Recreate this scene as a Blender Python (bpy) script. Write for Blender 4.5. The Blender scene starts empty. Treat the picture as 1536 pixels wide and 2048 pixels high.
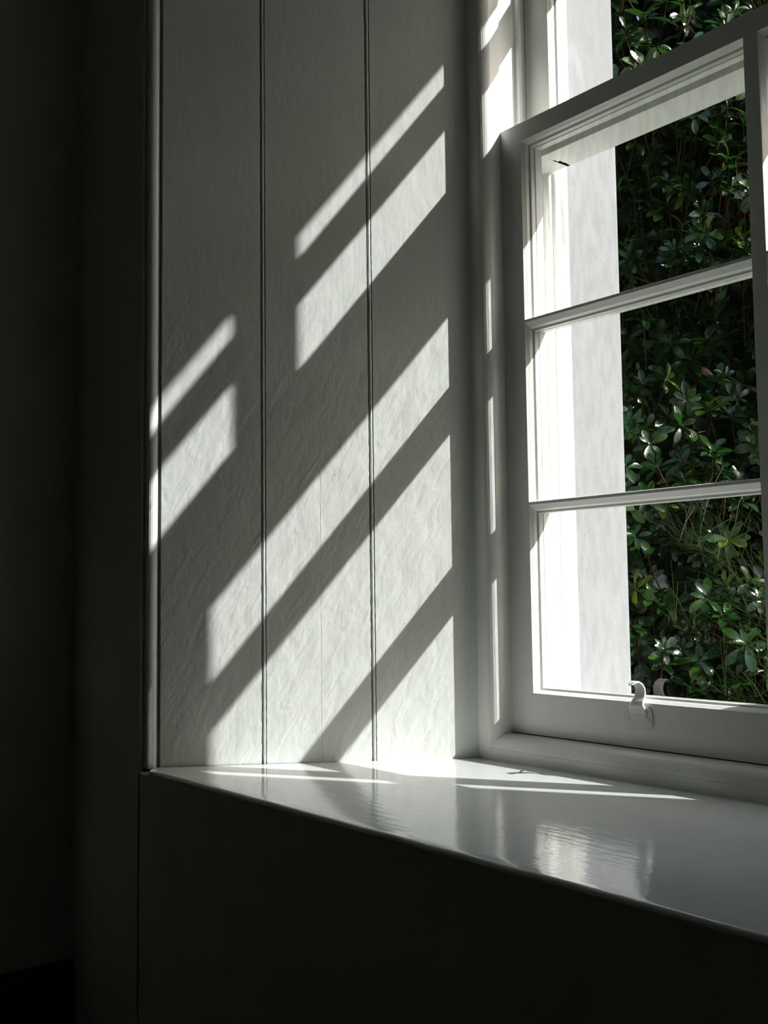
import bpy, bmesh, math, random
import numpy as np
from mathutils import Vector, Matrix

# ------------------------------------------------------------------ camera, light, exposure
scn = bpy.context.scene
COL = scn.collection

def make_camera():
    yaw, pitch, roll = -0.8896, 0.0774, -0.0122
    f = Vector((math.sin(yaw) * math.cos(pitch), math.cos(yaw) * math.cos(pitch), math.sin(pitch)))
    r = f.cross(Vector((0, 0, 1))).normalized()
    u = r.cross(f)
    c, s = math.cos(roll), math.sin(roll)
    rr, uu = r * c + u * s, u * c - r * s
    cam = bpy.data.cameras.new('camera')
    cam.sensor_fit = 'HORIZONTAL'
    cam.sensor_width = 36.0
    cam.lens = 36.0 * 2105.8 / 1536.0
    cam.clip_start = 0.02
    cam.clip_end = 200
    o = bpy.data.objects.new('camera', cam)
    m = Matrix(((rr.x, uu.x, -f.x, 1.5003), (rr.y, uu.y, -f.y, -1.5425), (rr.z, uu.z, -f.z, 0.279), (0, 0, 0, 1)))
    o.matrix_world = m
    COL.objects.link(o)
    scn.camera = o

make_camera()
SUN_DIR = Vector((-1.0, -0.60, -0.6 * 1.461)).normalized()
SUN_ENERGY = 8.0
SKY_STRENGTH = 0.235
EXPOSURE = 0.11

world = bpy.data.worlds.new('sky')
scn.world = world
world.use_nodes = True
wn = world.node_tree
wn.nodes.clear()
wo = wn.nodes.new('ShaderNodeOutputWorld')
bg = wn.nodes.new('ShaderNodeBackground')
sky = wn.nodes.new('ShaderNodeTexSky')
sky.sky_type = 'NISHITA'
sky.sun_disc = False
sky.sun_elevation = math.radians(37)
sky.sun_rotation = math.atan2(1.0, 0.6)
sky.air_density = 1.2
sky.dust_density = 2.5
bg.inputs['Strength'].default_value = SKY_STRENGTH
wn.links.new(sky.outputs[0], bg.inputs['Color'])
wn.links.new(bg.outputs[0], wo.inputs['Surface'])

sl = bpy.data.lights.new('sun', 'SUN')
sl.energy = SUN_ENERGY
sl.angle = math.radians(0.55)
sl.color = (1.0, 0.995, 0.965)
so = bpy.data.objects.new('sun', sl)
so.rotation_euler = SUN_DIR.to_track_quat('-Z', 'Y').to_euler()
so.location = (6, 4, 6)
COL.objects.link(so)

vs = scn.view_settings
vs.view_transform = 'Standard'
vs.look = 'None'
vs.gamma = 1.0
vs.use_curve_mapping = False
vs.exposure = EXPOSURE
scn.cycles.max_bounces = 14
scn.cycles.diffuse_bounces = 8
scn.cycles.transparent_max_bounces = 16

# ------------------------------------------------------------------ helpers
def tag(o, label=None, cat=None, group=None, kind=None):
    if label: o['label'] = label
    if cat: o['category'] = cat
    if group: o['group'] = group
    if kind: o['kind'] = kind
    return o

def empty(name, loc=(0, 0, 0)):
    o = bpy.data.objects.new(name, None)
    o.empty_display_size = 0.05
    o.location = loc
    COL.objects.link(o)
    return o

def link_mesh(name, me, mats, parent=None, smooth=False, bevel=0.0):
    if not isinstance(mats, (list, tuple)): mats = [mats]
    for m in mats: me.materials.append(m)
    o = bpy.data.objects.new(name, me)
    COL.objects.link(o)
    if parent is not None:
        o.parent = parent
        o.matrix_parent_inverse = Matrix.Translation(-parent.location) if parent.parent is None else Matrix.Identity(4)
    if smooth:
        for p in me.polygons: p.use_smooth = True
    if bevel:
        b = o.modifiers.new('bevel', 'BEVEL')
        b.width = bevel
        b.segments = 2
        b.limit_method = 'ANGLE'
        b.angle_limit = math.radians(35)
    return o

def obj(name, bm, mats, parent=None, smooth=False, bevel=0.0):
    bmesh.ops.recalc_face_normals(bm, faces=bm.faces)
    me = bpy.data.meshes.new(name)
    bm.to_mesh(me)
    bm.free()
    return link_mesh(name, me, mats, parent, smooth, bevel)

AX = {'x': lambda a, b, t: (t, a, b), 'y': lambda a, b, t: (a, t, b), 'z': lambda a, b, t: (a, b, t)}

def prism(bm, pts, axis, t0, t1, mats=None, nseg=1):
    """extrude the closed 2-D outline pts along an axis; mats = material per side edge"""
    f = AX[axis]
    rows = []
    for k in range(nseg + 1):
        t = t0 + (t1 - t0) * k / nseg
        rows.append([bm.verts.new(f(a, b, t)) for a, b in pts])
    n = len(pts)
    for k in range(nseg):
        for i in range(n):
            fc = bm.faces.new((rows[k][i], rows[k][(i + 1) % n], rows[k + 1][(i + 1) % n], rows[k + 1][i]))
            if mats: fc.material_index = mats[i]
    bm.faces.new(rows[0][::-1])
    bm.faces.new(rows[-1])

def box(bm, x0, x1, y0, y1, z0, z1):
    prism(bm, [(x0, y0), (x1, y0), (x1, y1), (x0, y1)], 'z', z0, z1)

def arc(cx, cy, r, a0, a1, n=8):
    return [(cx + r * math.cos(math.radians(a0 + (a1 - a0) * i / n)), cy + r * math.sin(math.radians(a0 + (a1 - a0) * i / n))) for i in range(n + 1)]

# ------------------------------------------------------------------ materials
def new_mat(name):
    m = bpy.data.materials.new(name)
    m.use_nodes = True
    nt = m.node_tree
    return m, nt, nt.nodes['Principled BSDF'], nt.nodes['Material Output']

def noise(nt, scale, stretch=(1, 1, 1), detail=4, rough=0.55, w=0.0):
    tc = nt.nodes.new('ShaderNodeTexCoord')
    mp = nt.nodes.new('ShaderNodeMapping')
    mp.inputs['Scale'].default_value = stretch
    mp.inputs['Location'].default_value = (w, w * 0.7, w * 1.3)
    nz = nt.nodes.new('ShaderNodeTexNoise')
    nz.inputs['Scale'].default_value = scale
    nz.inputs['Detail'].default_value = detail
    nz.inputs['Roughness'].default_value = rough
    nt.links.new(tc.outputs['Object'], mp.inputs['Vector'])
    nt.links.new(mp.outputs['Vector'], nz.inputs['Vector'])
    return nz.outputs['Fac']

def ramp(nt, fac, stops):
    r = nt.nodes.new('ShaderNodeValToRGB')
    while len(r.color_ramp.elements) < len(stops): r.color_ramp.elements.new(0.5)
    for e, (p, c) in zip(r.color_ramp.elements, stops):
        e.position = p
        e.color = (c[0], c[1], c[2], 1)
    nt.links.new(fac, r.inputs['Fac'])
    return r.outputs['Color']

def math_node(nt, op, a, b=None):
    n = nt.nodes.new('ShaderNodeMath')
    n.operation = op
    for i, v in enumerate((a, b)):
        if v is None: continue
        if isinstance(v, (int, float)): n.inputs[i].default_value = v
        else: nt.links.new(v, n.inputs[i])
    return n.outputs[0]

def bump(nt, bs, height, dist, strength=1.0, prev=None):
    b = nt.nodes.new('ShaderNodeBump')
    b.inputs['Distance'].default_value = dist
    b.inputs['Strength'].default_value = strength
    nt.links.new(height, b.inputs['Height'])
    if prev is not None: nt.links.new(prev, b.inputs['Normal'])
    nt.links.new(b.outputs['Normal'], bs.inputs['Normal'])
    return b.outputs['Normal']

def paint(name, col, rough, spec=0.5, layers=(), speck=0.0, mott=0.06, coat=0.0):
    m, nt, bs, out = new_mat(name)
    c0 = [v * (1 - mott) for v in col]
    f = noise(nt, 9, (1, 1, 0.5), 5, 0.6, 3.1)
    col_s = ramp(nt, f, [(0.3, c0), (0.7, col)])
    if speck:
        sp = noise(nt, 260, (1, 1, 0.6), 2, 0.5, 7.7)
        mask = ramp(nt, sp, [(0.0, (1, 1, 1)), (0.715, (1, 1, 1)), (0.76, (0.35, 0.34, 0.3))])
        mx = nt.nodes.new('ShaderNodeMix')
        mx.data_type = 'RGBA'
        mx.blend_type = 'MULTIPLY'
        mx.inputs['Factor'].default_value = speck
        nt.links.new(col_s, mx.inputs['A'])
        nt.links.new(mask, mx.inputs['B'])
        col_s = mx.outputs['Result']
    nt.links.new(col_s, bs.inputs['Base Color'])
    bs.inputs['Roughness'].default_value = rough
    bs.inputs['Specular IOR Level'].default_value = spec
    bs.inputs['Coat Weight'].default_value = coat
    bs.inputs['Coat Roughness'].default_value = 0.08
    prev = None
    for (sc, st, det, dist, w) in layers:
        prev = bump(nt, bs, noise(nt, sc, st, det, 0.6, w), dist, 1.0, prev)
    return m

M_wood = paint('white_gloss_wood_paint', (0.84, 0.85, 0.82), 0.30, 0.5,
               [(120, (1, 1, 0.12), 3, 0.0006, 1.0), (900, (1, 1, 0.3), 2, 0.0001, 2.0)], speck=0.5)
M_board = paint('off_white_board_paint', (0.73, 0.76, 0.73), 0.42, 0.4,
                [(14, (1, 1, 0.5), 3, 0.0022, 1.0), (150, (1, 1, 0.08), 3, 0.00025, 4.0), (45, (1, 1, 0.6), 3, 0.0005, 9.0)], speck=0.6)

def light_ripple_relief(m):
    # slanted relief standing in for sunlight ripples cast by wavy glass, strongest low down
    nt = m.node_tree
    bs = nt.nodes['Principled BSDF']
    prev = bs.inputs['Normal'].links[0].from_socket
    tc = nt.nodes.new('ShaderNodeTexCoord')
    m1 = nt.nodes.new('ShaderNodeMapping')
    m1.inputs['Rotation'].default_value = (0, 0, -math.radians(57.7))
    m2 = nt.nodes.new('ShaderNodeMapping')
    m2.inputs['Rotation'].default_value = (0, math.radians(-33), 0)
    m3 = nt.nodes.new('ShaderNodeMapping')
    m3.inputs['Scale'].default_value = (1.0, 0.2, 0.30)
    nt.links.new(tc.outputs['Object'], m1.inputs['Vector'])
    nt.links.new(m1.outputs[0], m2.inputs['Vector'])
    nt.links.new(m2.outputs[0], m3.inputs['Vector'])
    nz = nt.nodes.new('ShaderNodeTexNoise')
    nz.inputs['Scale'].default_value = 44
    nz.inputs['Detail'].default_value = 2.5
    nz.inputs['Distortion'].default_value = 0.6
    nt.links.new(m3.outputs[0], nz.inputs['Vector'])
    sp = nt.nodes.new('ShaderNodeSeparateXYZ')
    nt.links.new(tc.outputs['Object'], sp.inputs[0])
    mr = nt.nodes.new('ShaderNodeMapRange')
    mr.inputs['From Min'].default_value = 0.70
    mr.inputs['From Max'].default_value = 1.0
    mr.inputs['To Min'].default_value = 1.0
    mr.inputs['To Max'].default_value = 0.2
    nt.links.new(sp.outputs['Z'], mr.inputs['Value'])
    h = math_node(nt, 'MULTIPLY', nz.outputs['Fac'], mr.outputs['Result'])
    bump(nt, bs, h, 0.0023, 1.0, prev)

light_ripple_relief(M_board)
M_sill = paint('gloss_sill_paint', (0.74, 0.77, 0.75), 0.07, 0.7,
               [(10, (1, 1, 1), 2, 0.0006, 1.0), (60, (0.35, 1.6, 1), 4, 0.00038, 4.0)], speck=0.7)
M_plaster = paint('white_lime_plaster', (0.29, 0.30, 0.31), 0.9, 0.1,
                  [(18, (1, 1, 1), 5, 0.0022, 1.0), (220, (1, 1, 0.6), 4, 0.0007, 5.0)], speck=1.0, mott=0.08)
M_wall = paint('dark_wall_paint', (0.46, 0.48, 0.43), 0.7, 0.2,
               [(25, (1, 1, 1), 5, 0.002, 1.0), (200, (1, 1, 1), 3, 0.0006, 1.0)], mott=0.12)
M_ceil = paint('white_ceiling_paint', (0.80, 0.80, 0.78), 0.9, 0.1, [])
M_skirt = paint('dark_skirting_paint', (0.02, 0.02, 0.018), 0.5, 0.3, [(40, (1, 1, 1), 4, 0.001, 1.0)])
M_floor = paint('brown_floor_boards', (0.16, 0.11, 0.07), 0.5, 0.4, [(30, (1, 0.1, 1), 4, 0.002, 1.0)])
M_ground = paint('mown_grass_ground', (0.10, 0.14, 0.045), 0.9, 0.1, [(60, (1, 1, 1), 5, 0.02, 1.0)], mott=0.4)
M_metal = paint('white_painted_iron', (0.80, 0.80, 0.77), 0.25, 0.6, [(200, (1, 1, 1), 3, 0.0004, 1.0)])
M_crack = paint('dark_joint_fill', (0.045, 0.035, 0.025), 0.9, 0.1, [])
M_bark = paint('reddish_brown_bark', (0.11, 0.05, 0.026), 0.8, 0.2, [(80, (1, 1, 0.3), 4, 0.002, 1.0)], mott=0.4)
M_twig = paint('dry_twig', (0.10, 0.10, 0.11), 0.7, 0.2, [])

# old drawn glass: clear, slightly reflective, tinted streaks stand in for refracted ripples of sunlight
def make_glass(name, amp):
    m, nt, bs, out = new_mat(name)
    nt.nodes.remove(bs)
    tr = nt.nodes.new('ShaderNodeBsdfTransparent')
    gl = nt.nodes.new('ShaderNodeBsdfGlossy')
    gl.inputs['Roughness'].default_value = 0.0
    gl.inputs['Color'].default_value = (0.9, 0.95, 0.95, 1)
    lw = nt.nodes.new('ShaderNodeLayerWeight')
    lw.inputs['Blend'].default_value = 0.5
    mx = nt.nodes.new('ShaderNodeMixShader')
    fac = math_node(nt, 'ADD', math_node(nt, 'MULTIPLY', math_node(nt, 'POWER', lw.outputs['Facing'], 5.0), 0.9), 0.075)
    nt.links.new(fac, mx.inputs['Fac'])
    nt.links.new(tr.outputs[0], mx.inputs[1])
    nt.links.new(gl.outputs[0], mx.inputs[2])
    nt.links.new(mx.outputs[0], out.inputs['Surface'])
    nz = noise(nt, 44, (1.8, 1.0, 0.42), 2, 0.45, 2.0)
    mpn = [n for n in nt.nodes if n.bl_idname == 'ShaderNodeMapping'][-1]
    mpn.inputs['Rotation'].default_value = (0, math.radians(24), 0)
    c = ramp(nt, nz, [(0.38, (1 - amp, 1 - amp, 1 - amp)), (0.5, (1 - amp * 0.4,) * 3), (0.60, (0.99, 1.0, 0.99))])
    nt.links.new(c, tr.inputs['Color'])
    return m

M_glass = make_glass('old_drawn_glass', 0.11)
M_glass_upper = make_glass('smooth_old_glass', 0.05)

# ------------------------------------------------------------------ key dimensions (metres)
XS = 0.0564                     # stile width
MX0, MX1 = 0.5664, 0.5932       # upright glazing bar
W = 1.235                       # sash width
SILL = -0.0526
ZR, ZB2, ZB1, ZT0, ZT1 = 0.0803, 0.4574, 0.8274, 1.1997, 1.2388
ZU = 1.6024
ZHEAD = 2.01
RX0, RY0 = -0.0528, -0.044      # reveal, window end
RX1, RY1 = -0.3977, -0.5751     # reveal, room end
YF = -0.605                     # room face of the window wall
YO = 0.34                       # outer face
D = Vector((RX0 - RX1, RY0 - RY1, 0)).normalized()
N = Vector((D.y, -D.x, 0))

# ------------------------------------------------------------------ wall with the window in it
def mirror(pts): return [(W - a, b) for a, b in pts]

wall_pts = [(-3.5, YF), (-0.422, YF), (-0.425, YF + 0.02), (RX1 - 0.02, RY1 + 0.018), (RX0 - 0.024, RY0 + 0.014), (RX0 - 0.024, 0.17),
            (0.026, 0.17), (0.036, YO - 0.012)] + arc(0.036 - 0.012, YO - 0.012, 0.012, 0, 90, 4) + [(-3.5, YO)]
nP = len(wall_pts)
side_m = [0] * nP
for i in range(4, nP): side_m[i] = 1
side_m[nP - 1] = 0
wb = bmesh.new()
prism(wb, wall_pts, 'z', -1.6, 2.9, side_m)
prism(wb, mirror(wall_pts), 'z', -1.6, 2.9, side_m)
XA, XB = RX1 - 0.03, W - RX1 + 0.03
# under the sill and over the head
prism(wb, [(YF, -1.6), (YO, -1.6), (YO, -0.12), (0.18, -0.06), (-0.02, -0.06), (-0.02, SILL - 0.012), (YF + 0.004, SILL - 0.0085), (YF, SILL - 0.012)], 'x', XA, XB, [1, 1, 1, 1, 0, 0, 0, 0])
prism(wb, [(YF, 2.9), (YF, 2.12), (-0.05, 2.04), (-0.05, 2.03), (0.17, 2.03), (0.17, 2.010), (YO, 2.010), (YO, 2.9)], 'x', XA, XB, [0, 0, 0, 1, 1, 1, 1, 1])
tag(obj('wall_back', wb, [M_wall, M_plaster]), 'dark interior wall below and left of the window, white plaster outside', 'wall', kind='structure')

def room_panel(name, x0, x1, y0, y1, z0, z1, mat, label, cat):
    b = bmesh.new()
    box(b, x0, x1, y0, y1, z0, z1)
    return tag(obj(name, b, mat), label, cat, kind='structure')

room_panel('wall_left', -0.95, -0.745, -4.4, YF, -1.6, 2.9, M_wall, 'dark side wall at the far left of the photo', 'wall')
room_panel('wall_right', 4.0, 4.2, -4.4, YF, -1.6, 2.9, M_wall, 'dark side wall right of the window, outside the view', 'wall')
room_panel('wall_front', -0.95, 4.2, -4.6, -4.4, -1.6, 2.9, M_wall, 'dark wall behind the camera', 'wall')
room_panel('floor', -0.95, 4.2, -4.4, YF, -1.25, -1.05, M_floor, 'dark floor boards below the window wall', 'floor')
room_panel('ceiling', -0.95, 4.2, -4.4, YF, 2.6, 2.8, M_ceil, 'dim ceiling above the window, outside the view', 'ceiling')
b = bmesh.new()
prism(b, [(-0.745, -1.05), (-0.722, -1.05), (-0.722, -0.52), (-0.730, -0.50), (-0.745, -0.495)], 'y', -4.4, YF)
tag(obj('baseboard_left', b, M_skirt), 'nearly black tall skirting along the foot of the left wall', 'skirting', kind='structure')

# ------------------------------------------------------------------ beaded boards on the reveals
def board_profile():
    """(s, h) along the reveal from the room end (s=0) to the window end (s=L); h = height above the board face"""
    L = (Vector((RX0, RY0)) - Vector((RX1, RY1))).length
    joints = [0.0, 0.3195 * L, 0.664 * L]
    pts = []
    for k, s in enumerate(joints):
        if k == 0:
            # rounded edge bead at the wall corner, quirk behind it
            pts += [(-0.030, -0.030), (-0.032, -0.010)]
            pts += [(-0.017 + 0.0115 * math.cos(math.radians(a)), -0.006 + 0.0115 * math.sin(math.radians(a))) for a in (190, 165, 140, 115, 95, 75, 55, 35, 15, 2)]
            pts += [(-0.0050, -0.016), (0.0010, -0.016), (0.0014, 0.0)]
        else:
            # open joint, a small bead, a shallow quirk
            pts += [(s - 0.0044, 0.0), (s - 0.0042, -0.0015), (s - 0.0041, -0.013), (s - 0.0008, -0.013), (s - 0.0006, -0.0030)]
            pts += [(s + 0.0018 + 0.0026 * math.cos(math.radians(a)), -0.0030 + 0.0032 * math.sin(math.radians(a))) for a in (160, 125, 90, 55, 20)]
            pts += [(s + 0.0046, -0.0060), (s + 0.0058, -0.0060), (s + 0.0062, 0.0)]
    c = 0.50 * L       # hairline crack in the middle board
    left = [p for p in pts if p[0] < c]
    right = [p for p in pts if p[0] > c] + [(L, 0.0), (L, -0.012)]
    pts = left + [(c - 0.0007, 0.0), (c, -0.0009), (c + 0.0007, 0.0)] + right
    return pts

def boards(name, flip, label):
    bm = bmesh.new()
    rnd = random.Random(4)
    nz = 240
    z0, z1 = SILL - 0.002, 2.05
    prof = board_profile()
    rows = []
    for k in range(nz + 1):
        z = z0 + (z1 - z0) * k / nz
        row = []
        for (s, h) in prof:
            if abs(h + 0.0009) < 1e-7: h = -0.0009 * min(1.0, max(0.0, (0.68 - z) / 0.15))
            # worn, slightly ragged lips at the joints
            js = 0.0
            if s > 0.05 and abs(h) < 0.0042 and s < 0.62:
                js = rnd.uniform(-0.00045, 0.00045)
            p = Vector((RX1, RY1, 0)) + D * (s + js) + N * h
            x = W - p.x if flip else p.x
            row.append(bm.verts.new((x, p.y, z)))
        rows.append(row)
    for k in range(nz):
        for i in range(len(prof) - 1):
            f = bm.faces.new((rows[k][i], rows[k][i + 1], rows[k + 1][i + 1], rows[k + 1][i]))
    # closed back
    back = [Vector((RX1, RY1, 0)) + D * prof[0][0] + N * -0.030, Vector((RX0, RY0, 0)) + N * -0.012]
    o = obj(name, bm, M_board)
    return tag(o, label, 'panelling', kind='structure')

trim1 = boards('trim_1', False, 'tall white beaded boards lining the splayed reveal left of the window')
trim2 = boards('trim_2', True, 'white beaded boards lining the opposite reveal, outside the view')

# ------------------------------------------------------------------ the window
win = empty('window_1', (W / 2, 0, 0))
tag(win, 'white painted timber sash window with small panes above a glossy sill', 'window', kind='structure')

# sill board with a rounded worn nose
def sill_mesh():
    bm = bmesh.new()
    xs_front = np.linspace(RX1 + 0.024, W - RX1 - 0.024, 150)
    rnd = random.Random(2)
    r = 0.007
    yb = YF - 0.003
    prof = [(-0.03, SILL)]
    for k in range(1, 30): prof.append((-0.03 + (yb + r + 0.03) * k / 30, SILL))
    prof += [(yb + r - r * math.sin(math.radians(a)), SILL - r + r * math.cos(math.radians(a))) for a in range(0, 91, 12)]
    prof += [(yb + 0.0025, SILL - 0.010), (yb + 0.010, SILL - 0.016), (0.0, SILL - 0.03)]
    rows = []
    for (y, z) in prof:
        # the sill follows the splay of both reveals
        t = min(1.0, max(0.0, (RY0 - y) / (RY0 - RY1)))
        xl = RX0 + (RX1 - RX0) * t - 0.003
        if y < RY1: xl = RX1 + 0.024 if y < YF + 0.006 else RX1 + 0.003
        if y <= RY1 - 0.004: xl = RX1 + (0.024) * min(1, (RY1 - y) / 0.03) - 0.003
        xr = W - xl
        row = []
        for k in range(150):
            x = xl + (xr - xl) * k / 149
            j = 0.0
            if y < yb + r * 0.9: j = 0.0007 * math.sin(x * 31) * math.sin(x * 11 + 1) + rnd.uniform(-0.0002, 0.0002)
            row.append(bm.verts.new((x, y + j, z + j * 0.3)))
        rows.append(row)
    n = len(rows)
    for i in range(n):
        a, c = rows[i], rows[(i + 1) % n]
        for k in range(149):
            bm.faces.new((a[k], a[k + 1], c[k + 1], c[k]))
    bm.faces.new([rw[0] for rw in rows])
    bm.faces.new([rw[-1] for rw in rows][::-1])
    return bm

s_o = obj('window_sill', sill_mesh(), M_sill, win, smooth=True)
s_o['label'] = 'deep glossy grey-white sill board with a rounded front edge'
em = s_o.modifiers.new('split', 'EDGE_SPLIT')
em.split_angle = math.radians(40)

# box frame: inner lining, pulley stiles, parting beads, outer lining, head, timber sill
fb = bmesh.new()
for flip in (False, True):
    def P(pts): return mirror(pts) if flip else pts
    prism(fb, P([(RX0 - 0.004, RY0), (-0.022, RY0), (-0.022, 0.0), (RX0 - 0.004, 0.0)]), 'z', SILL, ZHEAD + 0.04)         # inner lining
    prism(fb, P([(-0.030, -0.01), (-0.011, -0.01), (-0.011, 0.19), (-0.030, 0.19)]), 'z', SILL, ZHEAD + 0.04)             # pulley stile
    prism(fb, P([(-0.012, 0.060), (0.001, 0.060), (0.001, 0.069), (-0.012, 0.069)]), 'z', -0.02, ZHEAD + 0.02)            # parting bead
    ol = [(-0.03, 0.137), (0.006, 0.137), (0.0085, 0.1395), (0.0085, 0.146)] + arc(0.0085, 0.156, 0.010, -90, 0, 6)[1:] + [(0.0190, 0.160), (0.0264, 0.168), (0.0264, 0.178), (-0.03, 0.178)]
    prism(fb, P(ol), 'z', -0.06, ZHEAD + 0.02)                                                                           # outer lining
prism(fb, [(-0.044, ZHEAD), (0.178, ZHEAD), (0.178, ZHEAD + 0.05), (-0.044, ZHEAD + 0.05)], 'x', -0.05, W + 0.05)
prism(fb, [(RY0 - 0.0006, SILL - 0.01), (RY0 - 0.0006, -0.0292), (-0.01, -0.0292), (-0.01, SILL - 0.01)], 'x', -0.0235, W + 0.0235)               # fascia under the bead
prism(fb, [(-0.02, -0.055), (-0.02, -0.008), (0.07, -0.012), (0.30, -0.060), (0.36, -0.075), (0.36, -0.13), (0.10, -0.10)], 'x', 0.0, W)
obj('box_frame', fb, M_wood, win, bevel=0.0012)

# staff bead: quarter round, on both sides and along the bottom
sb = bmesh.new()
def bead(pts_sign=1):
    c, r = -0.0240, 0.024
    return [(0.0, 0.0), (-0.0225, 0.0), (-0.0225, -0.048)] + [(-0.024 + r * math.cos(math.radians(a)), c + r * math.sin(math.radians(a))) for a in (-88, -76, -64, -52, -40, -30, -20, -10, 0)]
bp = bead()
prism(sb, bp, 'z', -0.029, ZHEAD)
prism(sb, mirror(bp), 'z', -0.029, ZHEAD)
obj('staff_bead', sb, M_wood, win, bevel=0.0006)
sb2 = bmesh.new()
prism(sb2, [(y, x - 0.0015) for x, y in [(0.0, -0.002), (-0.0275, -0.002), (-0.0275, -0.046)] + [(-0.024 + 0.024 * math.cos(math.radians(a)), -0.022 + 0.024 * math.sin(math.radians(a))) for a in (-88, -76, -64, -52, -40, -30, -20, -10, 0)]], 'x', -0.0225, W + 0.0225)
obj('staff_bead', sb2, M_wood, win, bevel=0.0006)

# sash bars: outlines are given as (position across, depth from the sash's room face)
def edge_profile(a, sgn, w_in):
    """inner edge of a stile or rail: nose, ovolo, step at the glass, rebate"""
    return [(a, 0.0), (a + sgn * 0.0012, 0.003), (a + sgn * 0.0046, 0.009), (a + sgn * 0.0058, 0.0155), (a + sgn * 0.0040, 0.0162), (a + sgn * 0.0040, 0.0176),
            (a + sgn * 0.0095, 0.0184), (a + sgn * 0.0100, 0.0285), (a + sgn * 0.0078, 0.0292), (a + sgn * 0.0078, 0.0306), (a + sgn * 0.0110, 0.0312), (a + sgn * 0.0070, 0.0547)]

def sash(bm, z0, z1, zr0, zr1, bars, y):
    T = 0.0547
    def sh(pts): return [(a, b + y) for a, b in pts]
    left = [(-0.0085, 0.0)] + edge_profile(XS, 1, 0) + [(-0.0085, T)]
    prism(bm, sh(left), 'z', z0, z1)
    prism(bm, [(W - a, b) for a, b in sh(left)], 'z', z0, z1)
    def rail(outer, inner, sgn):
        pts = [(outer, 0.0)] + edge_profile(inner, sgn, 0) + [(outer, T)]
        prism(bm, [(b + y, a) for a, b in pts], 'x', XS - 0.0005, W - XS + 0.0005)
    rail(z0, zr0, 1)
    rail(z1, zr1, -1)
    # upright glazing bar, broad flat face
    g = 0.0035
    mp = [(MX0, 0.0), (MX1, 0.0), (MX1 + 0.001, 0.004), (MX1 + g, 0.016), (MX1 + g, 0.030), (MX1 + 0.001, T), (MX0 - 0.001, T), (MX0 - g, 0.030), (MX0 - g, 0.016), (MX0 - 0.001, 0.004)]
    prism(bm, sh(mp), 'z', zr0 - 0.002, zr1 + 0.002)
    for zb in bars:
        hp = [(zb - 0.0055, 0.0), (zb, 0.0), (zb + 0.0012, 0.004), (zb + 0.0022, 0.0155), (zb + 0.001, 0.0165), (zb + 0.0025, 0.018), (zb + 0.0025, 0.030), (zb - 0.002, T),
              (zb - 0.020, T), (zb - 0.0225, 0.0312), (zb - 0.0205, 0.0306), (zb - 0.0205, 0.0292), (zb - 0.0222, 0.0285), (zb - 0.0218, 0.0184), (zb - 0.0170, 0.0176),
              (zb - 0.0170, 0.0162), (zb - 0.0172, 0.0155), (zb - 0.0150, 0.009), (zb - 0.0085, 0.003)]
        hh = [(b + y, a) for a, b in hp]
        prism(bm, hh, 'x', XS - 0.001, MX0 + 0.001)
        prism(bm, hh, 'x', MX1 - 0.001, W - XS + 0.001)

def glazing(bm, y, xs, zs):
    for (x0, x1) in xs:
        for (z0, z1) in zs:
            # each pane is slightly bowed and tilted, like old glass
            nx = nzz = 6
            grid = []
            for i in range(nx + 1):
                row = []
                for j in range(nzz + 1):
                    u, v = i / nx, j / nzz
                    row.append(bm.verts.new((x0 + (x1 - x0) * u, y + 0.0009 * math.sin(math.pi * u) * math.sin(math.pi * v), z0 + (z1 - z0) * v)))
                grid.append(row)
            for i in range(nx):
                for j in range(nzz):
                    bm.faces.new((grid[i][j], grid[i + 1][j], grid[i + 1][j + 1], grid[i][j + 1]))

ls = bmesh.new()
sash(ls, 0.0, ZT1, ZR, ZT0, [ZB1, ZB2], 0.0)
# bevelled strip closing the gap between the two meeting rails
prism(ls, [(0.0540, ZT1), (0.0540, ZT0 + 0.006), (0.0600, ZT0 + 0.006), (0.0640, ZT1)], 'x', 0.0, W)
lower = obj('lower_sash', ls, M_wood, win, bevel=0.0009)
lower['label'] = 'lower sash with three rows of panes, nearer the room'
XP = [(XS + 0.002, MX0 + 0.006), (MX1 - 0.006, W - XS - 0.002)]
gb = bmesh.new()
glazing(gb, 0.0299, XP, [(ZR + 0.002, ZB2 - 0.012), (ZB2 - 0.006, ZB1 - 0.012), (ZB1 - 0.006, ZT0 - 0.002)])
obj('glass', gb, M_glass, lower, smooth=True)

UY = 0.0905
us = bmesh.new()
sash(us, 1.1835, 2.012, ZT1 + 0.004, 1.972, [ZU], UY)
prism(us, [(0.0650, 1.1850), (0.0905, 1.1830), (0.0905, ZT1 + 0.004), (0.0650, ZT1 + 0.004)], 'x', 0.0, W)       # thicker meeting rail
upper = obj('upper_sash', us, M_wood, win, bevel=0.0009)
upper['label'] = 'upper sash set behind the lower one, only its foot in view'
gb = bmesh.new()
glazing(gb, UY + 0.0299, XP, [(ZT1 + 0.006, ZU - 0.012), (ZU - 0.006, 1.970)])
obj('glass', gb, M_glass_upper, upper, smooth=True)

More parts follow.
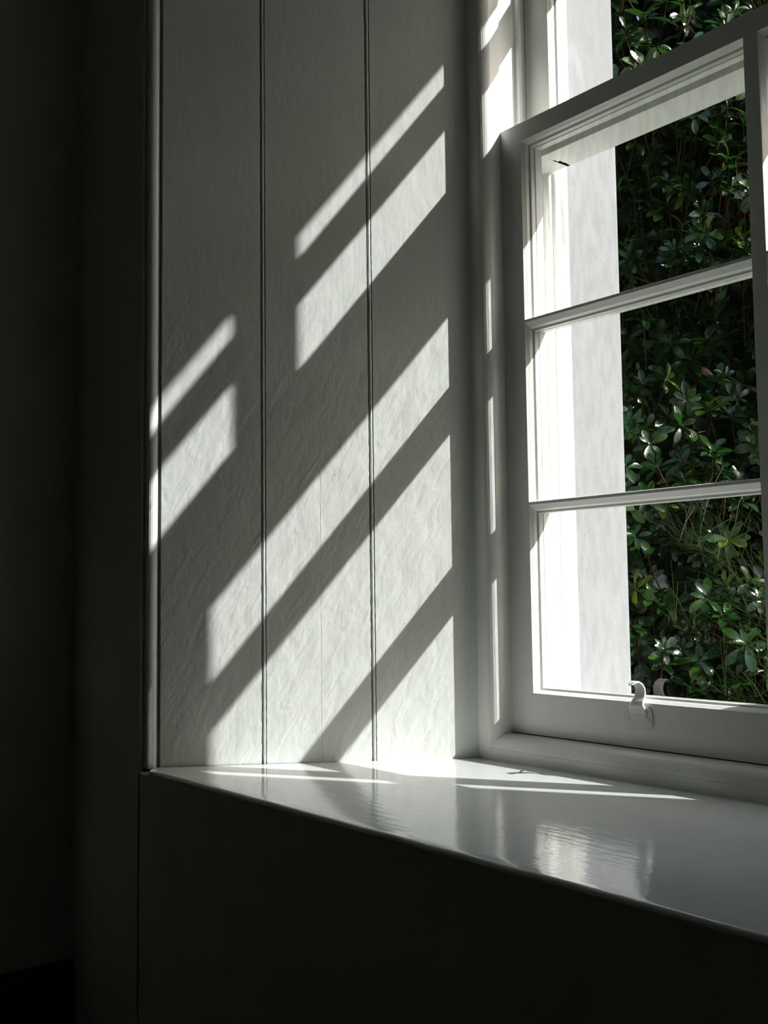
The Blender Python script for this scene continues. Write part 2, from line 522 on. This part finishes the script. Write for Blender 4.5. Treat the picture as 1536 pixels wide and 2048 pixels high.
# hooked sash lift on the bottom rail
def strap(bm, path, widths, thick, xc):
    n = len(path)
    rings = []
    for i, (y, z) in enumerate(path):
        a = path[max(i - 1, 0)]
        c = path[min(i + 1, n - 1)]
        t = Vector((0, c[0] - a[0], c[1] - a[1])).normalized()
        nn = Vector((0, -t.z, t.y))
        w, h = widths[i] / 2, thick[i] / 2
        ring = []
        for (sx, sn) in ((-1, -1), (-0.8, -1.25), (0.8, -1.25), (1, -1), (1, 1), (0.8, 1.25), (-0.8, 1.25), (-1, 1)):
            ring.append(bm.verts.new(Vector((xc + sx * w, y, z)) + nn * (sn * h)))
        rings.append(ring)
    for i in range(n - 1):
        for k in range(8):
            bm.faces.new((rings[i][k], rings[i][(k + 1) % 8], rings[i + 1][(k + 1) % 8], rings[i + 1][k]))
    bm.faces.new(rings[0][::-1])
    bm.faces.new(rings[-1])

hb = bmesh.new()
cx, cz = 0.310, 0.053
outline = [(cx + sx * 0.0, 0) for sx in ()]
pl = []
for i in range(28):
    a = 2 * math.pi * i / 28
    ex = 0.6
    pl.append((cx + 0.031 * math.copysign(abs(math.cos(a)) ** ex, math.cos(a)), cz + 0.0225 * math.copysign(abs(math.sin(a)) ** ex, math.sin(a)) * (1.0 if math.sin(a) < 0 else 1.05)))
prism(hb, pl, 'y', -0.0026, 0.0004)
for sx in (-0.021, 0.021):     # screw heads
    prism(hb, [(cx + sx + 0.0042 * math.cos(2 * math.pi * i / 14), cz - 0.002 + 0.0042 * math.sin(2 * math.pi * i / 14)) for i in range(14)], 'y', -0.0036, -0.001)
path = [(-0.0020, 0.050), (-0.0026, 0.062), (-0.0060, 0.070), (-0.0080, 0.076), (-0.0045, 0.082), (0.0015, 0.089), (0.0045, 0.097), (0.0040, 0.106), (-0.0015, 0.1135), (-0.0095, 0.1175), (-0.0180, 0.1165), (-0.0235, 0.1125)]
strap(hb, path, [0.036, 0.036, 0.034, 0.030, 0.026, 0.023, 0.021, 0.020, 0.019, 0.017, 0.014, 0.010], [0.003, 0.003, 0.0034, 0.0036, 0.0036, 0.0034, 0.0032, 0.003, 0.0028, 0.0026, 0.0022, 0.0016], cx + 0.002)
lift = obj('sash_lift', hb, M_metal, lower, bevel=0.0006)
lift['label'] = 'white painted hook-shaped sash lift'

# thin dark strips in the joints between sash and beads
jb = bmesh.new()
box(jb, -0.0105, 0.0006, 0.0012, 0.004, -0.004, ZT1)
prism(jb, [(0.0010, -0.0028), (0.0040, -0.0028), (0.0040, 0.0006), (0.0010, 0.0006)], 'x', 0.0, W)
jo = obj('joint_line', jb, M_crack, win)
jo['label'] = 'dark strip in the joint round the lower sash'

# ------------------------------------------------------------------ small splinter on the sill
tb = bmesh.new()
def tube(bm, pts, rad, sides=6):
    rings = []
    n = len(pts)
    for i, p in enumerate(pts):
        p = Vector(p)
        t = (Vector(pts[min(i + 1, n - 1)]) - Vector(pts[max(i - 1, 0)])).normalized()
        a = t.cross(Vector((0.3, 0.2, 0.9))).normalized()
        c = t.cross(a)
        r = rad[i] if isinstance(rad, (list, tuple)) else rad
        rings.append([bm.verts.new(p + (a * math.cos(2 * math.pi * k / sides) + c * math.sin(2 * math.pi * k / sides)) * r) for k in range(sides)])
    for i in range(n - 1):
        for k in range(sides):
            bm.faces.new((rings[i][k], rings[i][(k + 1) % sides], rings[i + 1][(k + 1) % sides], rings[i + 1][k]))
    bm.faces.new(rings[0][::-1])
    bm.faces.new(rings[-1])
tube(tb, [(0.120, -0.086, SILL + 0.0012), (0.119, -0.098, SILL + 0.0030), (0.121, -0.108, SILL + 0.0014), (0.124, -0.113, SILL + 0.0010)], [0.0006, 0.0009, 0.0010, 0.0005])
tube(tb, [(0.121, -0.107, SILL + 0.0014), (0.127, -0.105, SILL + 0.0040)], [0.0007, 0.0004])
tag(obj('splinter', tb, M_twig), 'tiny dark splinter lying in the sunlit strip of the sill below the sash', 'splinter')

# ------------------------------------------------------------------ outdoors
gbm = bmesh.new()
box(gbm, -14, 16, YO, 30, -1.5, -1.3)
tag(obj('ground', gbm, M_ground), 'ground outside, hidden below the window', 'ground', kind='structure')

def leaf_material():
    m, nt, bs, out = new_mat('glossy_evergreen_leaf')
    at = nt.nodes.new('ShaderNodeAttribute')
    at.attribute_name = 'tone'
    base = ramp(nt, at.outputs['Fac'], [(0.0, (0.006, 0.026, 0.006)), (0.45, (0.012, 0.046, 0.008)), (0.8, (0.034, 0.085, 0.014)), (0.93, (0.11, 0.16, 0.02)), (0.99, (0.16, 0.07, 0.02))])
    nt.links.new(base, bs.inputs['Base Color'])
    bs.inputs['Roughness'].default_value = 0.15
    bs.inputs['Specular IOR Level'].default_value = 0.7
    tl = nt.nodes.new('ShaderNodeBsdfTranslucent')
    hs = nt.nodes.new('ShaderNodeHueSaturation')
    hs.inputs['Hue'].default_value = 0.47
    hs.inputs['Value'].default_value = 2.2
    nt.links.new(base, hs.inputs['Color'])
    nt.links.new(hs.outputs[0], tl.inputs['Color'])
    mx = nt.nodes.new('ShaderNodeMixShader')
    mx.inputs['Fac'].default_value = 0.14
    nt.links.new(bs.outputs[0], mx.inputs[1])
    nt.links.new(tl.outputs[0], mx.inputs[2])
    nt.links.new(mx.outputs[0], out.inputs['Surface'])
    bump(nt, bs, noise(nt, 160, (1, 1, 1), 2, 0.5, 1.0), 0.0006)
    return m

M_leaf = leaf_material()
M_needle = paint('olive_green_wispy_stem', (0.045, 0.075, 0.018), 0.6, 0.2, [], mott=0.3)

# one leaf: folded along the midrib, drooping tip, width profile of a laurel leaf
LT = np.array([0.0, 0.14, 0.34, 0.56, 0.76, 0.92, 1.0])
LW = np.array([0.05, 0.26, 0.62, 0.94, 1.00, 0.62, 0.08])

def leaves_mesh(name, bases, dirs, ups, lens, wids, droop, fold, tone):
    n = len(bases)
    side = np.cross(dirs, ups)
    side /= np.linalg.norm(side, axis=1)[:, None] + 1e-9
    up = np.cross(side, dirs)
    k = len(LT)
    V = np.zeros((n, k, 3, 3))
    for i in range(k):
        t = LT[i]
        c = bases + dirs * (lens * t)[:, None] - up * (lens * droop * t * t)[:, None]
        off = side * (wids * LW[i] * 0.5)[:, None]
        lift = up * (wids * LW[i] * 0.5 * fold)[:, None]
        V[:, i, 0] = c - off + lift
        V[:, i, 1] = c
        V[:, i, 2] = c + off + lift
    V = V.reshape(-1, 3)
    F = []
    for i in range(k - 1):
        for j in range(2):
            a = i * 3 + j
            F.append((a, a + 1, a + 4, a + 3))
    F = np.array(F)
    faces = (F[None] + (np.arange(n) * k * 3)[:, None, None]).reshape(-1, 4)
    me = bpy.data.meshes.new(name)
    me.vertices.add(len(V))
    me.vertices.foreach_set('co', V.ravel())
    me.loops.add(faces.size)
    me.loops.foreach_set('vertex_index', faces.ravel().astype(np.int32))
    me.polygons.add(len(faces))
    me.polygons.foreach_set('loop_start', np.arange(0, faces.size, 4, dtype=np.int32))
    me.update(calc_edges=True)
    me.polygons.foreach_set('use_smooth', np.ones(len(faces), dtype=bool))
    at = me.attributes.new('tone', 'FLOAT', 'POINT')
    at.data.foreach_set('value', np.repeat(tone, k * 3).astype(np.float32))
    return me

def front_y(x, z):
    """depth of the bush's face seen from the house"""
    return (1.38 + 0.95 * np.maximum(-0.9, x + 0.95) + 0.17 * np.sin(x * 2.3 + 0.6) * np.cos(z * 1.9 + 0.4) + 0.11 * np.sin(x * 5.3 + z * 4.1) + 0.07 * np.cos(z * 8.3 - x * 3.0 + 1.0)
            + 0.05 * np.maximum(0, z - 1.5) ** 2)

def build_bush():
    rng = np.random.default_rng(11)
    bush = empty('evergreen_bush', (-0.9, 1.9, -1.3))
    tag(bush, 'tall dark evergreen bush with glossy leathery leaves growing close outside the window', 'bush')
    X0, X1, Z0, Z1 = -2.6, 0.9, -1.25, 3.5
    nW = 7500
    x = rng.uniform(X0, X1, nW)
    z = rng.uniform(Z0, Z1, nW)
    depth = rng.random(nW) ** 1.5 * 0.6
    y = front_y(x, z) + depth
    # shoot direction: out of the bush and up
    base = np.stack([x, y, z], 1)
    sd = np.stack([rng.normal(0.55, 0.4, nW), rng.normal(-0.42, 0.3, nW), rng.normal(0.55, 0.36, nW)], 1)
    sd /= np.linalg.norm(sd, axis=1)[:, None]
    B, Dn, Up, L, Wd, Dr, Fo, T = [], [], [], [], [], [], [], []
    shoots = []
    for i in range(nW):
        s = sd[i]
        a = np.cross(s, [0.3, 0.1, 0.95]); a /= np.linalg.norm(a)
        b = np.cross(s, a)
        n = rng.integers(6, 11)
        ph = rng.random() * 6.28
        young = rng.random()
        size = rng.uniform(0.85, 1.2)
        big = rng.random() < 0.06
        for k in range(n):
            ang = ph + k * 2.4
            rad = a * math.cos(ang) + b * math.sin(ang)
            el = rng.uniform(-0.05, 0.75) if k < n - 2 else rng.uniform(0.7, 1.6)
            d = rad + s * el
            d /= np.linalg.norm(d)
            B.append(base[i] + s * (0.012 * (k - n / 2) / n * 2.2))
            Dn.append(d)
            Up.append(s + rad * -0.2)
            ln = size * rng.uniform(0.050, 0.078) * (1.25 if big else 1.0) * (0.8 if k >= n - 2 else 1)
            L.append(ln)
            Wd.append(ln * rng.uniform(0.34, 0.46))
            Dr.append(rng.uniform(0.05, 0.5))
            Fo.append(rng.uniform(0.05, 0.45))
            t = rng.uniform(0.05, 0.72)
            if young > 0.86: t = rng.uniform(0.6, 0.93)
            if rng.random() < 0.0015: t = 0.99
            T.append(t)
        shoots.append((base[i] - s * 0.13 + np.array([0, 0.05, -0.05]), base[i] + s * 0.012))
    me = leaves_mesh('foliage', *[np.array(v) for v in (B, Dn, Up, L, Wd, Dr, Fo, T)])
    o = link_mesh('foliage', me, M_leaf, bush)
    o['label'] = 'glossy oval leaves in whorls'
    # shoots and main stems
    bm = bmesh.new()
    for (p, q) in shoots:
        m = (p + q) / 2 + np.array([0, 0, -0.01])
        tube(bm, [p, m, q], [0.0032, 0.0026, 0.0018], 4)
    rr = random.Random(5)
    for k in range(16):
        bx = rr.uniform(-2.3, 0.5)
        by = 1.9 + 0.95 * max(-0.9, bx + 0.95) + rr.uniform(0.15, 0.4)
        pts = []
        px_, py_ = bx, by
        for j in range(9):
            zz = -1.3 + j * 0.52
            px_ += rr.uniform(-0.09, 0.09)
            py_ += rr.uniform(-0.08, 0.03)
            pts.append((px_, py_, zz))
        tube(bm, pts, [0.022 - j * 0.0018 for j in range(9)], 7)
    obj('branches', bm, M_bark, bush, smooth=True)['label'] = 'reddish brown shoots and stems'
    # inner leaves toned dark for shade, filling gaps so no light shows through
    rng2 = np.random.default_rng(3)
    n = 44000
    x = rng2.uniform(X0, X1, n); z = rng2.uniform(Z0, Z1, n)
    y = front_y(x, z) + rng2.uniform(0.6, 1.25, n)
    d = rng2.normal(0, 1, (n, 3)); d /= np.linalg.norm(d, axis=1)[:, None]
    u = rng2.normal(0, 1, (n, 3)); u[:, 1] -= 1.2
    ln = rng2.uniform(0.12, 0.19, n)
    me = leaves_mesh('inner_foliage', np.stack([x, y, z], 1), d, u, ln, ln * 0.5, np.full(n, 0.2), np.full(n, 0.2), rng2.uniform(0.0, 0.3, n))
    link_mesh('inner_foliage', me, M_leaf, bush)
    return bush

build_bush()

def build_wisps():
    rnd = random.Random(8)
    root = empty('wispy_shrub', (0.35, 1.05, -1.3))
    tag(root, 'wiry thin-stemmed green shrub in front of the dark bush, low at the right', 'shrub')
    stem = bmesh.new()
    wis = bmesh.new()
    for k in range(9):
        # arching stems leaning left out of a base right of the pane
        x, y, z = 0.36 + rnd.uniform(-0.1, 0.12), 1.02 + rnd.uniform(-0.12, 0.1), -1.3
        tx, tz = rnd.uniform(-0.30, 0.04), rnd.uniform(-0.05, 0.55)
        pts = []
        for j in range(13):
            t = j / 12
            pts.append((x + (tx - x) * t ** 2.2, y + 0.10 * math.sin(3 * t + k), z + (tz - z) * (1 - (1 - t) ** 1.6)))
        tube(stem, pts, [0.0022 * (1 - t / 13.5) for t in range(13)], 5)
        for j in range(5, 13):
            for q in range(7):
                a = Vector(pts[j])
                if j < 12: a = a.lerp(Vector(pts[j + 1]), rnd.random())
                dr = Vector((rnd.uniform(-1.0, 0.25), rnd.uniform(-0.5, 0.4), rnd.uniform(0.1, 1.0))).normalized()
                ln = rnd.uniform(0.08, 0.2)
                m = a + dr * ln * 0.5 + Vector((0, 0, 0.006))
                e = a + dr * ln - Vector((0, 0, 0.012))
                tube(wis, [a, m, e], [0.0008, 0.0007, 0.0004], 3)
    obj('stem', stem, M_bark, root, smooth=True)
    obj('twigs', wis, M_needle, root)

build_wisps()

def build_hedge():  # unseen hedge, added to keep low sky light off the boards
    rng = np.random.default_rng(21)
    root = empty('unseen_hedge', (6.0, 6.5, -1.3))
    tag(root, 'long dark hedge out of view, added to block low sky light', 'hedge')
    n = 26000
    x = rng.uniform(-3, 14, n)
    z = rng.uniform(-1.3, 3.0, n)
    y = 6.0 + rng.random(n) ** 2 * 1.0 + 0.25 * np.sin(x * 1.3) + np.maximum(0, z - 2.0) * 0.5
    d = rng.normal(0, 1, (n, 3)); d /= np.linalg.norm(d, axis=1)[:, None]
    u = rng.normal(0, 1, (n, 3)); u[:, 1] -= 1.0
    ln = rng.uniform(0.12, 0.22, n)
    me = leaves_mesh('foliage', np.stack([x, y, z], 1), d, u, ln, ln * 0.55, np.full(n, 0.2), np.full(n, 0.2), rng.uniform(0.1, 0.8, n))
    link_mesh('foliage', me, M_leaf, root)
    bm = bmesh.new()
    for k in range(14):
        bx = -2.4 + k * 1.22
        tube(bm, [(bx, 6.7, -1.35), (bx + 0.1, 6.75, 0.0), (bx - 0.05, 6.8, 1.4), (bx + 0.1, 6.9, 2.6)], [0.05, 0.04, 0.03, 0.015], 6)
    obj('trunks', bm, M_bark, root, smooth=True)

build_hedge()
